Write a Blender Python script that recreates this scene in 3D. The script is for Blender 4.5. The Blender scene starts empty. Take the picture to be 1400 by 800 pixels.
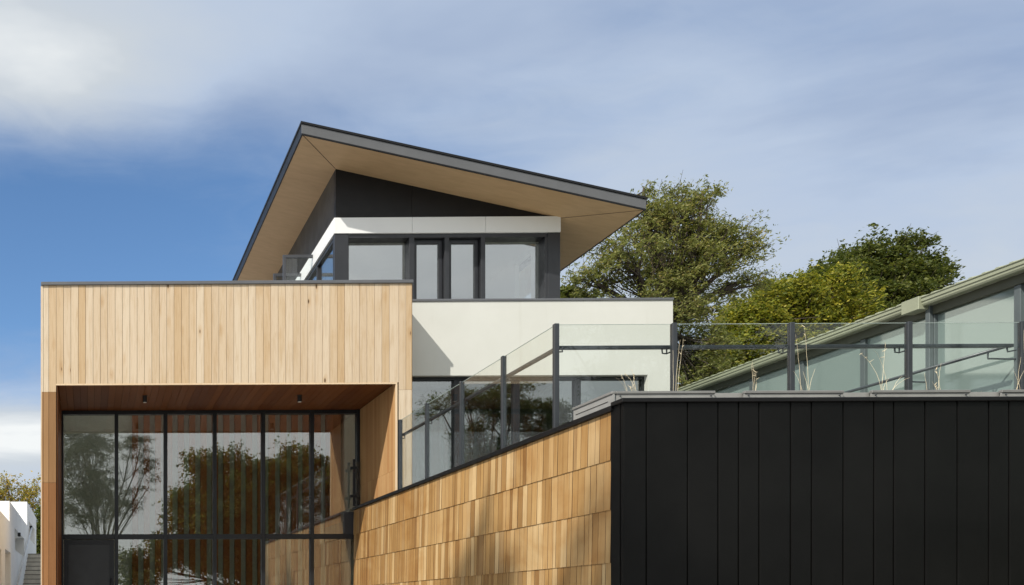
import bpy, math, random
import numpy as np
from mathutils import Vector, Matrix

random.seed(7)
scene = bpy.context.scene
COL = scene.collection
R = math.radians

# ------------------------------------------------------------------ camera model
EYE = 1.6                      # camera height above the paving
F = 1200.0                     # focal length in photo pixels (1400 wide)
YAW = R(0.9)
VPX, HORY = 122.0, 836.0       # where depth lines meet, and the horizon
X0 = VPX - F * math.tan(YAW)
SY, CY = math.sin(YAW), math.cos(YAW)

def ray(px, py):
    a = (px - X0) / F; b = (HORY - py) / F
    return (-SY + a * CY, CY + a * SY, b)
def UX(px, Y):                 # world x of photo column px on a plane at depth Y
    d = ray(px, HORY); return Y * d[0] / d[1]
def VZ(px, py, Y):             # world z of a photo point on a plane at depth Y
    d = ray(px, py); return EYE + Y * d[2] / d[1]
def YX(px, X):                 # depth at which column px meets the plane x = X
    d = ray(px, HORY); return X * d[1] / d[0]
def ZX(px, py, X):
    d = ray(px, py); return EYE + X * d[2] / d[0]

# ------------------------------------------------------------------ mesh helpers
class MB:
    def __init__(self): self.v = []; self.f = []; self.m = []
    def add(self, vs, fs, mi=0):
        o = len(self.v); self.v += [tuple(p) for p in vs]
        self.f += [tuple(o + i for i in f) for f in fs]; self.m += [mi] * len(fs)
        return self
    def hexa(self, p, mi=0):   # 8 points: bottom ring 0-3 (ccw from above), top ring 4-7
        return self.add(p, [(3, 2, 1, 0), (4, 5, 6, 7), (0, 1, 5, 4), (1, 2, 6, 5), (2, 3, 7, 6), (3, 0, 4, 7)], mi)
    def box(self, x0, x1, y0, y1, z0, z1, mi=0):
        if x0 > x1: x0, x1 = x1, x0
        if y0 > y1: y0, y1 = y1, y0
        if z0 > z1: z0, z1 = z1, z0
        return self.hexa([(x0, y0, z0), (x1, y0, z0), (x1, y1, z0), (x0, y1, z0),
                          (x0, y0, z1), (x1, y0, z1), (x1, y1, z1), (x0, y1, z1)], mi)
    def tube(self, pts, rads, n=6, cap=True, mi=0):
        pts = [Vector(p) for p in pts]
        if not isinstance(rads, (list, tuple)): rads = [rads] * len(pts)
        o = len(self.v); prev = None; fs = []
        for i, p in enumerate(pts):
            t = (pts[min(i + 1, len(pts) - 1)] - pts[max(i - 1, 0)])
            if t.length < 1e-9: t = Vector((0, 0, 1))
            t.normalize()
            if prev is None:
                a = Vector((1, 0, 0)) if abs(t.x) < .8 else Vector((0, 1, 0))
                prev = (a - t * a.dot(t)).normalized()
            else:
                prev = prev - t * prev.dot(t)
                if prev.length < 1e-6: prev = t.orthogonal()
                prev.normalize()
            b = t.cross(prev)
            for k in range(n):
                q = 2 * math.pi * k / n
                self.v.append(tuple(p + (prev * math.cos(q) + b * math.sin(q)) * rads[i]))
        for i in range(len(pts) - 1):
            for k in range(n):
                k2 = (k + 1) % n
                fs.append((o + i * n + k, o + i * n + k2, o + (i + 1) * n + k2, o + (i + 1) * n + k))
        if cap:
            fs.append(tuple(o + k for k in reversed(range(n))))
            e = o + (len(pts) - 1) * n
            fs.append(tuple(e + k for k in range(n)))
        self.f += fs; self.m += [mi] * len(fs)
        return self
    def build(self, name, mat, parent=None, bevel=0, smooth=False, label=None):
        off = Vector((0, 0, 0)); p = parent
        while p is not None:
            off = off + Vector(p.location); p = p.parent
        me = bpy.data.meshes.new(name)
        me.from_pydata([(x - off.x, y - off.y, z - off.z) for x, y, z in self.v], [], self.f)
        mats = mat if isinstance(mat, (list, tuple)) else [mat]
        for mm in mats: me.materials.append(mm)
        if len(mats) > 1: me.polygons.foreach_set('material_index', self.m)
        if smooth: me.polygons.foreach_set('use_smooth', [True] * len(me.polygons))
        me.update()
        o = bpy.data.objects.new(name, me); COL.objects.link(o)
        if parent is not None: o.parent = parent
        if bevel:
            bv = o.modifiers.new('bevel', 'BEVEL'); bv.width = bevel; bv.segments = 1
            bv.limit_method = 'ANGLE'; bv.angle_limit = R(50)
        if label: o['label'] = label
        return o

def tag(o, label=None, cat=None, group=None, kind=None):
    if label: o['label'] = label
    if cat: o['category'] = cat
    if group: o['group'] = group
    if kind: o['kind'] = kind
    return o
def thing(name, loc, label, cat, group=None):
    o = bpy.data.objects.new(name, None); COL.objects.link(o)
    o.location = loc; o.empty_display_size = .2
    return tag(o, label, cat, group)

# ------------------------------------------------------------------ material helpers
class NT:
    def __init__(self, name):
        self.mat = bpy.data.materials.new(name); self.mat.use_nodes = True
        self.t = self.mat.node_tree; self.t.nodes.clear()
        self.out = self.n('ShaderNodeOutputMaterial')
    def n(self, kind, **kw):
        nd = self.t.nodes.new(kind)
        for k, v in kw.items(): setattr(nd, k, v)
        return nd
    def l(self, a, b): self.t.links.new(a, b)
    def val(self, sock, v):
        if isinstance(v, bpy.types.NodeSocket): self.l(v, sock)
        else: sock.default_value = v
    def math(self, op, a, b=0.0, clamp=False):
        m = self.n('ShaderNodeMath', operation=op); m.use_clamp = clamp
        self.val(m.inputs[0], a); self.val(m.inputs[1], b); return m.outputs[0]
    def mix(self, fac, a, b, mode='MIX'):
        m = self.n('ShaderNodeMix', data_type='RGBA', blend_type=mode)
        self.val(m.inputs[0], fac)
        for s, v in ((m.inputs[6], a), (m.inputs[7], b)):
            if isinstance(v, bpy.types.NodeSocket): self.l(v, s)
            else: s.default_value = (*v[:3], 1)
        return m.outputs[2]
    def ramp(self, fac, stops):
        r = self.n('ShaderNodeValToRGB'); e = r.color_ramp.elements
        while len(e) < len(stops): e.new(.5)
        for el, (p, c) in zip(e, stops):
            el.position = p; el.color = (*c, 1) if len(c) == 3 else c
        self.val(r.inputs[0], fac); return r.outputs[0]
    def smooth(self, v, a, b, lo=0.0, hi=1.0):
        m = self.n('ShaderNodeMapRange', interpolation_type='SMOOTHSTEP')
        self.val(m.inputs[0], v); m.inputs[1].default_value = a; m.inputs[2].default_value = b
        m.inputs[3].default_value = lo; m.inputs[4].default_value = hi; return m.outputs[0]
    def coord(self, scale=(1, 1, 1), offset=None, out='Object'):
        tc = self.n('ShaderNodeTexCoord'); v = tc.outputs[out]
        if offset is not None:
            a = self.n('ShaderNodeVectorMath', operation='ADD'); self.l(v, a.inputs[0]); self.l(offset, a.inputs[1]); v = a.outputs[0]
        mp = self.n('ShaderNodeVectorMath', operation='MULTIPLY'); self.l(v, mp.inputs[0]); mp.inputs[1].default_value = scale
        return mp.outputs[0]
    def noise(self, vec, scale=1.0, detail=4.0, rough=.5, dist=0.0):
        t = self.n('ShaderNodeTexNoise'); self.l(vec, t.inputs['Vector'])
        t.inputs['Scale'].default_value = scale; t.inputs['Detail'].default_value = detail
        t.inputs['Roughness'].default_value = rough; t.inputs['Distortion'].default_value = dist
        return t.outputs[0]
    def bump(self, h, strength=.2, dist=.01):
        b = self.n('ShaderNodeBump'); b.inputs['Strength'].default_value = strength
        b.inputs['Distance'].default_value = dist; self.l(h, b.inputs['Height']); return b.outputs[0]
    def principled(self, color, rough=.5, metal=0.0, normal=None, spec=.5, **kw):
        p = self.n('ShaderNodeBsdfPrincipled')
        if isinstance(color, bpy.types.NodeSocket): self.l(color, p.inputs['Base Color'])
        else: p.inputs['Base Color'].default_value = (*color, 1)
        self.val(p.inputs['Roughness'], rough); p.inputs['Metallic'].default_value = metal
        p.inputs['Specular IOR Level'].default_value = spec
        if normal is not None: self.l(normal, p.inputs['Normal'])
        for k, v in kw.items(): p.inputs[k].default_value = v
        self.l(p.outputs[0], self.out.inputs[0]); return p
    def island(self):
        g = self.n('ShaderNodeNewGeometry'); return g.outputs['Random Per Island']

def wood(name, stops, grain='Z', rough=.62, knots=0.0, wear=.25, spec=.25, streak=.35, patch=0.0):
    t = NT(name); r = t.island()
    ax = {'X': (1.6, 26, 26), 'Y': (26, 1.6, 26), 'Z': (26, 26, 1.6)}[grain]
    cb = t.n('ShaderNodeCombineXYZ')
    t.val(cb.inputs[0], t.math('MULTIPLY', r, 91.7)); t.val(cb.inputs[1], t.math('MULTIPLY', r, 53.1)); t.val(cb.inputs[2], t.math('MULTIPLY', r, 37.9))
    v = t.coord(ax, cb.outputs[0])
    g1 = t.noise(v, 1.0, 5, .6, .8)
    g2 = t.noise(v, 4.2, 3, .6, .2)
    base = t.ramp(r, stops)
    dark = t.mix(1.0, base, (.74, .64, .50), 'MULTIPLY')
    c = t.mix(t.smooth(g1, .42, .72, 0, streak), base, dark)
    lightc = t.mix(1.0, base, (1.12, 1.13, 1.16), 'MULTIPLY')
    c = t.mix(t.smooth(g2, .5, .75, 0, .5), c, lightc)
    lv = t.coord(tuple(a * .055 if a > 5 else .9 for a in ax), cb.outputs[0])
    w = t.noise(lv, 1.0, 3, .55)
    c = t.mix(t.smooth(w, .52, .78, 0, wear), c, t.mix(1.0, c, (.82, .70, .52), 'MULTIPLY'))
    if patch:                                                 # tannin weathering spreading over many boards
        pn = t.noise(t.coord((1.1, .8, 1.3)), 1.0, 4, .6, .4)
        c = t.mix(t.smooth(pn, .46, .70, 0, patch), c, t.mix(1.0, c, (.78, .64, .46), 'MULTIPLY'))
        c = t.mix(t.smooth(pn, .46, .28, 0, .5), c, t.mix(1.0, c, (1.10, 1.12, 1.12), 'MULTIPLY'))
    if knots:
        kv = t.coord(tuple(7.0 if a > 5 else 2.6 for a in ax), cb.outputs[0])
        vo = t.n('ShaderNodeTexVoronoi'); t.l(kv, vo.inputs['Vector']); vo.inputs['Scale'].default_value = 1.0
        sc = t.n('ShaderNodeSeparateColor'); t.l(vo.outputs['Color'], sc.inputs[0])
        sel = t.math('LESS_THAN', sc.outputs[0], knots)
        k = t.math('MULTIPLY', t.smooth(vo.outputs['Distance'], .05, .16, 1, 0), sel)
        halo = t.math('MULTIPLY', t.smooth(vo.outputs['Distance'], .1, .5, .45, 0), sel)
        c = t.mix(halo, c, t.mix(1.0, c, (.78, .62, .42), 'MULTIPLY'))
        c = t.mix(k, c, (.10, .055, .025))
    nb = t.bump(g1, .12, .003)
    t.principled(c, rough, 0, nb, spec)
    return t.mat

def plain(name, col, rough=.5, metal=0.0, var=.08, scale=3.0, spec=.5, bump=0.0, bscale=60):
    t = NT(name)
    v = t.coord()
    n = t.noise(v, scale, 5, .6)
    a = tuple(max(0, c * (1 - var)) for c in col); b = tuple(c * (1 + var) for c in col)
    c = t.mix(t.smooth(n, .3, .7), a, b)
    rr = t.smooth(t.noise(v, scale * 2.3, 3, .5), .3, .7, max(0, rough - .06), min(1, rough + .06))
    nb = t.bump(t.noise(v, bscale, 4, .6), bump, .003) if bump else None
    t.principled(c, rr, metal, nb, spec)
    return t.mat

def glass(name, base=.22, tint=(.90, .95, .93), gloss=(1, 1, 1), edge=None):
    t = NT(name)
    ge = t.n('ShaderNodeNewGeometry'); dt = t.n('ShaderNodeVectorMath', operation='DOT_PRODUCT')
    t.l(ge.outputs['Normal'], dt.inputs[0]); t.l(ge.outputs['Incoming'], dt.inputs[1])
    co = t.math('SUBTRACT', 1.0, t.math('ABSOLUTE', dt.outputs['Value']), True)
    fac = t.math('ADD', t.math('MULTIPLY', t.math('POWER', co, 5.0), (1 - base) * .8), base, True)
    tr = t.n('ShaderNodeBsdfTransparent'); tr.inputs[0].default_value = (*tint, 1)
    gl = t.n('ShaderNodeBsdfGlossy'); gl.inputs[0].default_value = (*gloss, 1); gl.inputs['Roughness'].default_value = 0.0
    wob = t.bump(t.noise(t.coord((.6, .6, .6)), 1.0, 1, .4), .012, .25); t.l(wob, gl.inputs['Normal'])
    m = t.n('ShaderNodeMixShader'); t.l(fac, m.inputs[0]); t.l(tr.outputs[0], m.inputs[1]); t.l(gl.outputs[0], m.inputs[2])
    t.l(m.outputs[0], t.out.inputs[0])
    return t.mat

def leaves(name, stops, trans=.42, rough=.55):
    t = NT(name); r = t.island()
    n = t.noise(t.coord(), 1.1, 2, .5)
    c = t.ramp(t.math('ADD', t.math('MULTIPLY', r, .62), t.math('MULTIPLY', n, .38)), stops)
    p = t.n('ShaderNodeBsdfPrincipled'); t.l(c, p.inputs['Base Color']); p.inputs['Roughness'].default_value = rough
    p.inputs['Specular IOR Level'].default_value = .3
    tl = t.n('ShaderNodeBsdfTranslucent'); t.l(t.mix(1.0, c, (1.25, 1.25, .7), 'MULTIPLY'), tl.inputs[0])
    m = t.n('ShaderNodeMixShader'); m.inputs[0].default_value = trans
    t.l(p.outputs[0], m.inputs[1]); t.l(tl.outputs[0], m.inputs[2]); t.l(m.outputs[0], t.out.inputs[0])
    return t.mat

M = {}
M['cedar_pale'] = wood('cedar_pale', [(0, (.54, .42, .285)), (.3, (.59, .477, .345)), (.62, (.62, .52, .39)), (.9, (.555, .425, .28)), (1, (.49, .345, .195))], knots=.13, streak=.5, wear=.45)
M['cedar_trim'] = wood('cedar_trim', [(0, (.66, .50, .33)), (1, (.72, .57, .39))])
M['cedar_post'] = wood('cedar_post', [(0, (.28, .16, .07)), (.5, (.32, .185, .085)), (1, (.24, .13, .055))])
M['cedar_post_low'] = wood('cedar_post_low', [(0, (.25, .12, .045)), (.5, (.29, .14, .055)), (1, (.21, .095, .035))])
M['cedar_wall'] = wood('cedar_wall', [(0, (.27, .146, .050)), (.18, (.39, .232, .088)), (.4, (.49, .315, .140)), (.55, (.33, .187, .066)), (.72, (.445, .270, .105)), (.88, (.60, .43, .225)), (1, (.27, .143, .048))], streak=.65, wear=.6, patch=.75, rough=.5, spec=.35)
M['cedar_gap_shade'] = plain('cedar_gap_shade', (.05, .026, .012), .9, 0, .2)
M['cedar_reveal'] = wood('cedar_reveal', [(0, (.45, .26, .115)), (.5, (.52, .32, .15)), (1, (.42, .225, .095))])
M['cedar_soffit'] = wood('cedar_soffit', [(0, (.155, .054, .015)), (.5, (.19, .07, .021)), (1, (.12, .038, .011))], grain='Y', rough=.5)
M['slat'] = wood('slat', [(0, (.33, .105, .036)), (1, (.42, .145, .052))])
M['membrane'] = plain('membrane', (.012, .009, .007), .9)
M['cap_grey'] = plain('cap_grey', (.13, .135, .145), .42, .3, .06)
M['frame'] = plain('frame', (.013, .015, .018), .42, .0, .10, 3, .35)
M['frame_up'] = plain('frame_up', (.024, .026, .031), .42, .05, .08)
M['black_clad'] = plain('black_clad', (.0034, .0034, .0032), .42, 0, .4, .9, .17, .35, 1.7)
M['gable'] = plain('gable', (.010, .010, .011), .45, 0, .1, 3, .3)
M['gable_soffit_sheen'] = plain('gable_soffit_sheen', (.065, .056, .042), .5, 0, .03, 1, .3)  # black panel with the soffit's brown reflection put into its colour
M['black_cap'] = plain('black_cap', (.006, .006, .0065), .42, 0, .1, 3, .25)
def render_coat():
    t = NT('white_render')
    n = t.noise(t.coord(), .9, 5, .6); st = t.noise(t.coord((9, 9, .5)), 1.0, 4, .65)
    c = t.mix(t.smooth(n, .3, .7), (.605, .612, .568), (.64, .647, .606))
    c = t.mix(t.smooth(st, .55, .8, 0, .5), c, t.mix(1.0, c, (.90, .895, .87), 'MULTIPLY'))
    t.principled(c, .78, 0, t.bump(t.noise(t.coord(), 140, 4, .6), .2, .003), .2); return t.mat
M['white'] = render_coat()
M['band'] = plain('white_band', (.80, .81, .81), .45, 0, .015, 1.0, .4)
M['joint'] = plain('joint', (.25, .25, .25), .8)
M['fascia'] = plain('roof_fascia', (.115, .118, .124), .4, .2, .05)
M['roofcap'] = plain('roof_cap', (.006, .0065, .008), .45, 0, .08, 3, .3)
M['post'] = plain('balustrade_post', (.040, .046, .053), .38, .2, .08)
M['steel'] = plain('steel_bar', (.075, .08, .09), .4, .2, .06)
M['planter'] = plain('galvanised', (.34, .34, .325), .42, .25, .07, 5)
M['planter_lip'] = plain('planter_lip', (.24, .24, .23), .4, .25, .07, 5)
M['soil'] = plain('soil', (.06, .045, .03), .9)
M['concrete'] = plain('paving', (.34, .33, .31), .85, 0, .12, .7, .2, .3, 40)
M['deck'] = plain('roof_deck', (.25, .25, .25), .9)
M['door'] = plain('door_black', (.013, .014, .016), .34, 0, .15)
M['inner'] = plain('interior_wall', (.60, .60, .54), .85, 0, .03)
M['inner_grey'] = plain('interior_grey', (.60, .61, .54), .85, 0, .05)
M['inner_white'] = plain('interior_white', (.78, .78, .76), .85, 0, .02)
M['inner_dark'] = plain('interior_dark', (.20, .195, .175), .85, 0, .05)
M['floorboards'] = plain('interior_floor', (.22, .15, .09), .45)
M['picture'] = plain('picture_print', (.30, .29, .26), .7, 0, .35, 9)
M['mount'] = plain('picture_mount', (.75, .74, .70), .8)
M['lampblack'] = plain('lamp_black', (.012, .012, .013), .45)
M['sage'] = plain('sage_gutter', (.31, .33, .235), .45, .05, .05)
M['sage_dark'] = plain('sage_beam', (.075, .08, .055), .5, 0, .06)
M['annexpost'] = plain('annex_post', (.10, .12, .125), .45, .1)
M['stairwall'] = plain('white_masonry', (.80, .80, .78), .8, 0, .04, .8, .2, .3, 70)
M['tread'] = plain('stair_concrete', (.50, .47, .41), .85, 0, .1, 3)
M['nosing'] = plain('stair_nosing', (.12, .115, .10), .8)
M['rail_white'] = plain('rail_pale', (.62, .62, .60), .4)
M['straw'] = plain('straw', (.72, .62, .42), .7, 0, .2, 14)
M['bark'] = plain('bark', (.055, .042, .032), .9, 0, .3, 4)
M['twig'] = plain('twig', (.14, .11, .075), .9, 0, .2, 4)
# ply soffit: broad warm sheet with faint long grain
def ply():
    t = NT('ply_soffit')
    g = t.noise(t.coord((.7, 9, 9)), 1.0, 5, .6, .5)
    g2 = t.noise(t.coord((.45, .45, .45)), 1.0, 3, .5)
    c = t.ramp(g, [(.3, (.50, .338, .19)), (.55, (.55, .373, .212)), (.75, (.59, .402, .236))])
    c = t.mix(t.smooth(g2, .35, .7, 0, .25), c, t.mix(1.0, c, (.84, .78, .70), 'MULTIPLY'))
    t.principled(c, .55, 0, None, .3); return t.mat
M['ply'] = ply()
def annex_panel():
    t = NT('annex_panel')
    n = t.noise(t.coord((.35, .35, .35)), 1.0, 3, .5)
    c = t.mix(t.smooth(n, .3, .7), (.20, .265, .245), (.23, .29, .27))
    df = t.n('ShaderNodeBsdfDiffuse'); t.l(c, df.inputs[0]); gl = t.n('ShaderNodeBsdfGlossy'); gl.inputs['Roughness'].default_value = .06
    gl.inputs[0].default_value = (.92, .97, .96, 1)
    m = t.n('ShaderNodeMixShader'); m.inputs[0].default_value = .32; t.l(df.outputs[0], m.inputs[1]); t.l(gl.outputs[0], m.inputs[2]); t.l(m.outputs[0], t.out.inputs[0]); return t.mat
M['annexglass'] = annex_panel()
M['glass_main'] = glass('glass_main', .20, (.84, .87, .84))
M['glass_mid'] = glass('glass_mid', .22, (.72, .78, .77))
M['glass_up'] = glass('glass_up', .30, (.93, .96, .96))
M['glass_bal'] = glass('glass_balustrade', .035, (.965, .985, .977))
M['glass_edge'] = plain('glass_edge', (.50, .60, .56), .2)
def diffuser():
    t = NT('diffuser'); a = t.n('ShaderNodeBsdfTranslucent'); a.inputs[0].default_value = (.9, .9, .88, 1)
    t.l(a.outputs[0], t.out.inputs[0]); return t.mat
M['diffuser'] = diffuser()
M['leaf_airy'] = leaves('leaf_airy', [(.15, (.085, .105, .032)), (.45, (.20, .22, .068)), (.7, (.30, .30, .11)), (.92, (.33, .22, .11))])
M['leaf_dark'] = leaves('leaf_dark', [(.15, (.038, .056, .013)), (.5, (.092, .118, .027)), (.85, (.18, .185, .046))])
M['leaf_gold'] = leaves('leaf_gold', [(.12, (.060, .085, .014)), (.45, (.19, .215, .030)), (.85, (.42, .36, .05))])
M['leaf_autumn'] = leaves('leaf_autumn', [(.15, (.17, .18, .035)), (.5, (.32, .27, .05)), (.85, (.46, .30, .07))])
M['leaf_grey'] = leaves('leaf_grey', [(.15, (.035, .045, .020)), (.5, (.06, .075, .035)), (.9, (.10, .11, .05))])
M['leaf_hedge'] = leaves('leaf_hedge', [(.15, (.045, .065, .012)), (.5, (.09, .115, .022)), (.9, (.17, .17, .04))])

# generic slab with rectangular openings; axis 'Y': slab in the x-z plane, axis 'X': slab in the y-z plane
def holed(mb, axis, a0, a1, z0, z1, t0, t1, holes):
    As = sorted({a0, a1, *[h[0] for h in holes], *[h[1] for h in holes]})
    Zs = sorted({z0, z1, *[h[2] for h in holes], *[h[3] for h in holes]})
    As = [a for a in As if a0 <= a <= a1]; Zs = [z for z in Zs if z0 <= z <= z1]
    for i in range(len(As) - 1):
        for j in range(len(Zs) - 1):
            ca = (As[i] + As[i + 1]) / 2; cz = (Zs[j] + Zs[j + 1]) / 2
            if any(h[0] < ca < h[1] and h[2] < cz < h[3] for h in holes): continue
            if axis == 'Y': mb.box(As[i], As[i + 1], t0, t1, Zs[j], Zs[j + 1])
            else: mb.box(t0, t1, As[i], As[i + 1], Zs[j], Zs[j + 1])
    return mb

def frame_bars(mb, xs, z0, z1, y0, y1, w, head=None, sill=None):
    for x in xs: mb.box(x - w / 2, x + w / 2, y0, y1, z0, z1)
    return mb

# ------------------------------------------------------------------ planes of the place
YF, YG, YW, YU, YR = 16.0, 18.1, 16.8, 19.5, 18.48
XS = UX(835, 9.2)                       # face of the long cedar wall
WALL_TOP = ZX(835, 563, XS)             # under its coping
TERR = EYE + 1.15                       # terrace level
BX0, BX1 = UX(57, YF), UX(563, YF)
BTOP = VZ(300, 389, YF)
FASC_B = VZ(300, 526, YF)               # underside of the cedar fascia
PXL, PXR = UX(79, YF), UX(541, YF)      # clear opening of the porch

# ------------------------------------------------------------------ ground
g = MB(); s = 900
g.add([(-s, -s, 0), (s, -s, 0), (s, s, 0), (-s, s, 0)], [(0, 1, 2, 3)])
tag(g.build('ground', M['concrete']), kind='structure')
tb = MB()
tb.box(BX1 + .02, 11.15, 9.3, YW, .02, TERR).box(11.15, 40, 9.3, 32, .02, TERR - .004)
tag(tb.build('terrace', M['concrete']), kind='structure')

# ------------------------------------------------------------------ HOUSE
house = thing('house', (BX0, YF, 0), 'modern house with pale cedar box, glazed porch, white middle and dark sloping roof', 'house')

SK0, SK1 = 18.45, 19.42                # added strip of roof light over the hall, to brighten it
# --- cedar fascia boards and posts
mb = MB(); back = MB()
edges = [57, 59.2, 66.6, 76.8]
while edges[-1] < 540: edges.append(edges[-1] + 10.17 + random.uniform(-.25, .25))
edges = [e for e in edges if e < 541] + [545.2, 555, 563]
ZL = VZ(70, 536, YF); ZR = VZ(552, 533, YF); ZL2 = VZ(70, 660, YF)
G = .0028
zt = BTOP - .0
low = MB(); low2 = MB(); lowr = MB()
for i in range(len(edges) - 1):
    a, b = UX(edges[i], YF) + G, UX(edges[i + 1], YF) - G
    j = random.uniform(-.0022, .0022)
    y0, y1 = YF + j, YF + .022
    if edges[i + 1] <= 77:
        mb.box(a, b, y0, y1, ZL + .002, zt)
        low.box(a, b, y0 - .002, y1, ZL2 + .002, ZL - .002); low2.box(a, b, y0 - .002, y1, .0, ZL2 - .002)
    elif edges[i] >= 545:
        mb.box(a, b, y0, y1, ZR + .002, zt)
        lowr.box(a, b, y0 - .001, y1, .0, ZR - .002)
    else:
        mb.box(a, b, y0, y1, FASC_B + .03, zt)
cl = mb.build('cedar_fascia', M['cedar_pale'], house)
# fascia bottom trim and jamb trims
tr = MB(); tr.box(PXL - .03, PXR + .028, YF - .006, YF + .03, FASC_B, FASC_B + .027)
tr.box(PXR, PXR + .03, YF - .006, YF + .03, .0, FASC_B - .001)
tr.build('trim_board', M['cedar_trim'], house)
p1 = low.build('corner_post', M['cedar_post'], house, label='weathered orange brown left corner post')
low2.build('post_base_boards', M['cedar_post_low'], p1)
lowr.build('corner_post', M['cedar_pale'], house)
# core of the box behind the boards
back.box(BX0 + .004, BX1 - .004, YF + .023, YF + .2, FASC_B + .05, BTOP - .002)
back.box(BX0 + .004, PXL - .024, YF + .023, YF + 9, 0, FASC_B + .05)
back.box(PXR + .024, BX1 - .004, YF + .023, YG + .3, 0, FASC_B + .05)
back.box(BX0 + .004, BX0 + .2, YF + .2, 29, FASC_B + .05, BTOP - .002)
back.box(BX1 - .2, BX1 - .004, YF + .2, YU, FASC_B + .05, BTOP - .002)
back.box(BX0 + .2, BX1 - .2, YF + .2, YG + .14, FASC_B + .25, FASC_B + .6); back.box(BX0 + .2, BX1 - .2, YG + .02, YG + .14, FASC_B + .6, BTOP - .56)
back.box(BX0 + .004, BX1, 28.8, 29, 0, FASC_B + .05)
back.build('box_wall', M['membrane'], house)
side = MB()
yy = YF + .024
while yy < 28.9:
    side.box(BX0 - .018, BX0 + .003, yy + G, min(yy + .135, 29) - G, 0, BTOP - .002); yy += .135
side.build('side_cladding', M['cedar_pale'], house)
rside = MB(); yy = YF + .026
while yy < YW - .01:
    rside.box(BX1 - .003, BX1 + .018, yy + G, min(yy + .135, YW - .004) - G, 0, BTOP - .002); yy += .135
rside.build('side_cladding', M['cedar_reveal'], house)
rf = MB(); rf.box(BX0 + .2, BX1 - .2, YF + .2, SK0, BTOP - .68, BTOP - .55); rf.box(BX0 + .2, BX1 - .2, SK1, 28.8, BTOP - .68, BTOP - .55)
rf.build('flat_roof', M['deck'], house)
cp = MB(); cp.box(BX0 - .012, BX1 + .022, YF - .03, YF + .24, BTOP, BTOP + .06)
cp.box(BX0 - .03, BX0 + .24, YF + .24, 29.02, BTOP, BTOP + .06)
cp.box(BX1 - .24, BX1 + .022, YF + .24, YW - .02, BTOP, BTOP + .06)
cp.build('parapet_cap', M['cap_grey'], house, bevel=.006)

# --- porch soffit, reveals
sf = MB(); x = PXL + .003
while x < PXR - .01:
    sf.box(x + G, min(x + .134, PXR - .003) - G, YF + .028, YG + .05, FASC_B + .022 + random.uniform(0, .002), FASC_B + .04); x += .134
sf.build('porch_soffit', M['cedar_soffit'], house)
sb = MB(); sb.box(PXL + .002, PXR - .002, YF + .2, YG + .2, FASC_B + .042, FASC_B + .048); sb.build('soffit_backing', M['membrane'], house)
rv = MB(); yy = YF + .031; k = 0
ZJ = VZ(541, 640, YF)
while yy < YG - .02:
    e = min(yy + .105, YG) - G
    j = random.uniform(0, .002)
    rv.box(PXR - j, PXR + .02, yy + G, e, ZJ - .02 - .002 + k * .0, FASC_B + .02)
    rv.box(PXR - j, PXR + .02, yy + G, e, 0, ZJ - .02 - .005); yy += .105; k += 1
rv.build('porch_reveal', M['cedar_reveal'], house)
lv = MB(); yy = YF + .031
while yy < YG - .02:
    lv.box(PXL - .02, PXL, yy + G, min(yy + .105, YG) - G, 0, FASC_B + .02); yy += .105
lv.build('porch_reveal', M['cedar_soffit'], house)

# --- curtain wall under the porch
GZ1 = FASC_B + .018
mx = [UX(p, YG) for p in (84.5, 159.3, 226.5, 294, 360.3, 427)]
gx0, gx1 = PXL + .004, PXR - .004
TZ = VZ(300, 733.5, YG)                 # transom
fr = MB(); w = .075
fr.box(gx0, mx[0] + .03, YG, YG + .14, 0, GZ1)
for m_ in mx[1:]: fr.box(m_ - w / 2, m_ + w / 2, YG, YG + .14, 0, GZ1)
xr = UX(488, YG)
fr.box(xr, gx1, YG - .02, YG + .14, 0, GZ1)
xs = [mx[0] + .03] + [v for m_ in mx[1:] for v in (m_ - w / 2, m_ + w / 2)] + [xr]
for a, b in zip(xs[0::2], xs[1::2]):
    fr.box(a, b, YG + .003, YG + .137, GZ1 - .075, GZ1)
    fr.box(a, b, YG + .003, YG + .137, TZ - .05, TZ + .05)
    fr.box(a, b, YG + .003, YG + .137, 0, .08)
cw = fr.build('curtain_wall_frame', M['frame'], house, bevel=.004)
xp = UX(471, YG)
for i, (a, b) in enumerate(zip(xs[0::2], xs[1::2])):
    g = MB(); g.box(a, b, YG + .06, YG + .07, TZ + .05, GZ1 - .075); g.build('glass_pane', M['glass_main'], cw)
    if i > 0:
        g = MB(); g.box(a, b, YG + .06, YG + .07, .08, TZ - .05); g.build('glass_pane', M['glass_main'], cw)
sp = MB(); sp.box(xp, xr, YG + .02, YG + .058, TZ + .05, VZ(480, 700, YG)); sp.build('spandrel_panel', M['frame_up'], cw)
# door leaf in the left bay
dx0, dx1 = xs[0], xs[1]
d = MB(); d.box(dx0 + .012, dx1 - .012, YG + .03, YG + .09, .02, TZ - .062)
dr = d.build('door', M['door'], house, bevel=.004)
d = MB(); a = .10
for (x0, x1, z0, z1) in ((dx0 + .012, dx0 + .012 + a, .02, TZ - .062), (dx1 - .012 - a, dx1 - .012, .02, TZ - .062), (dx0 + .012 + a, dx1 - .012 - a, TZ - .062 - a, TZ - .062), (dx0 + .012 + a, dx1 - .012 - a, .02, .25)):
    d.box(x0, x1, YG + .016, YG + .029, z0, z1)
d.build('stile', M['frame'], dr)
h = MB(); hx = dx1 - .075
h.tube([(hx, YG + .016, 1.75), (hx, YG - .045, 1.75), (hx, YG - .045, 2.28), (hx, YG + .016, 2.28)], .014, 8)
h.build('handle', M['frame_up'], dr, smooth=True)

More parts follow.
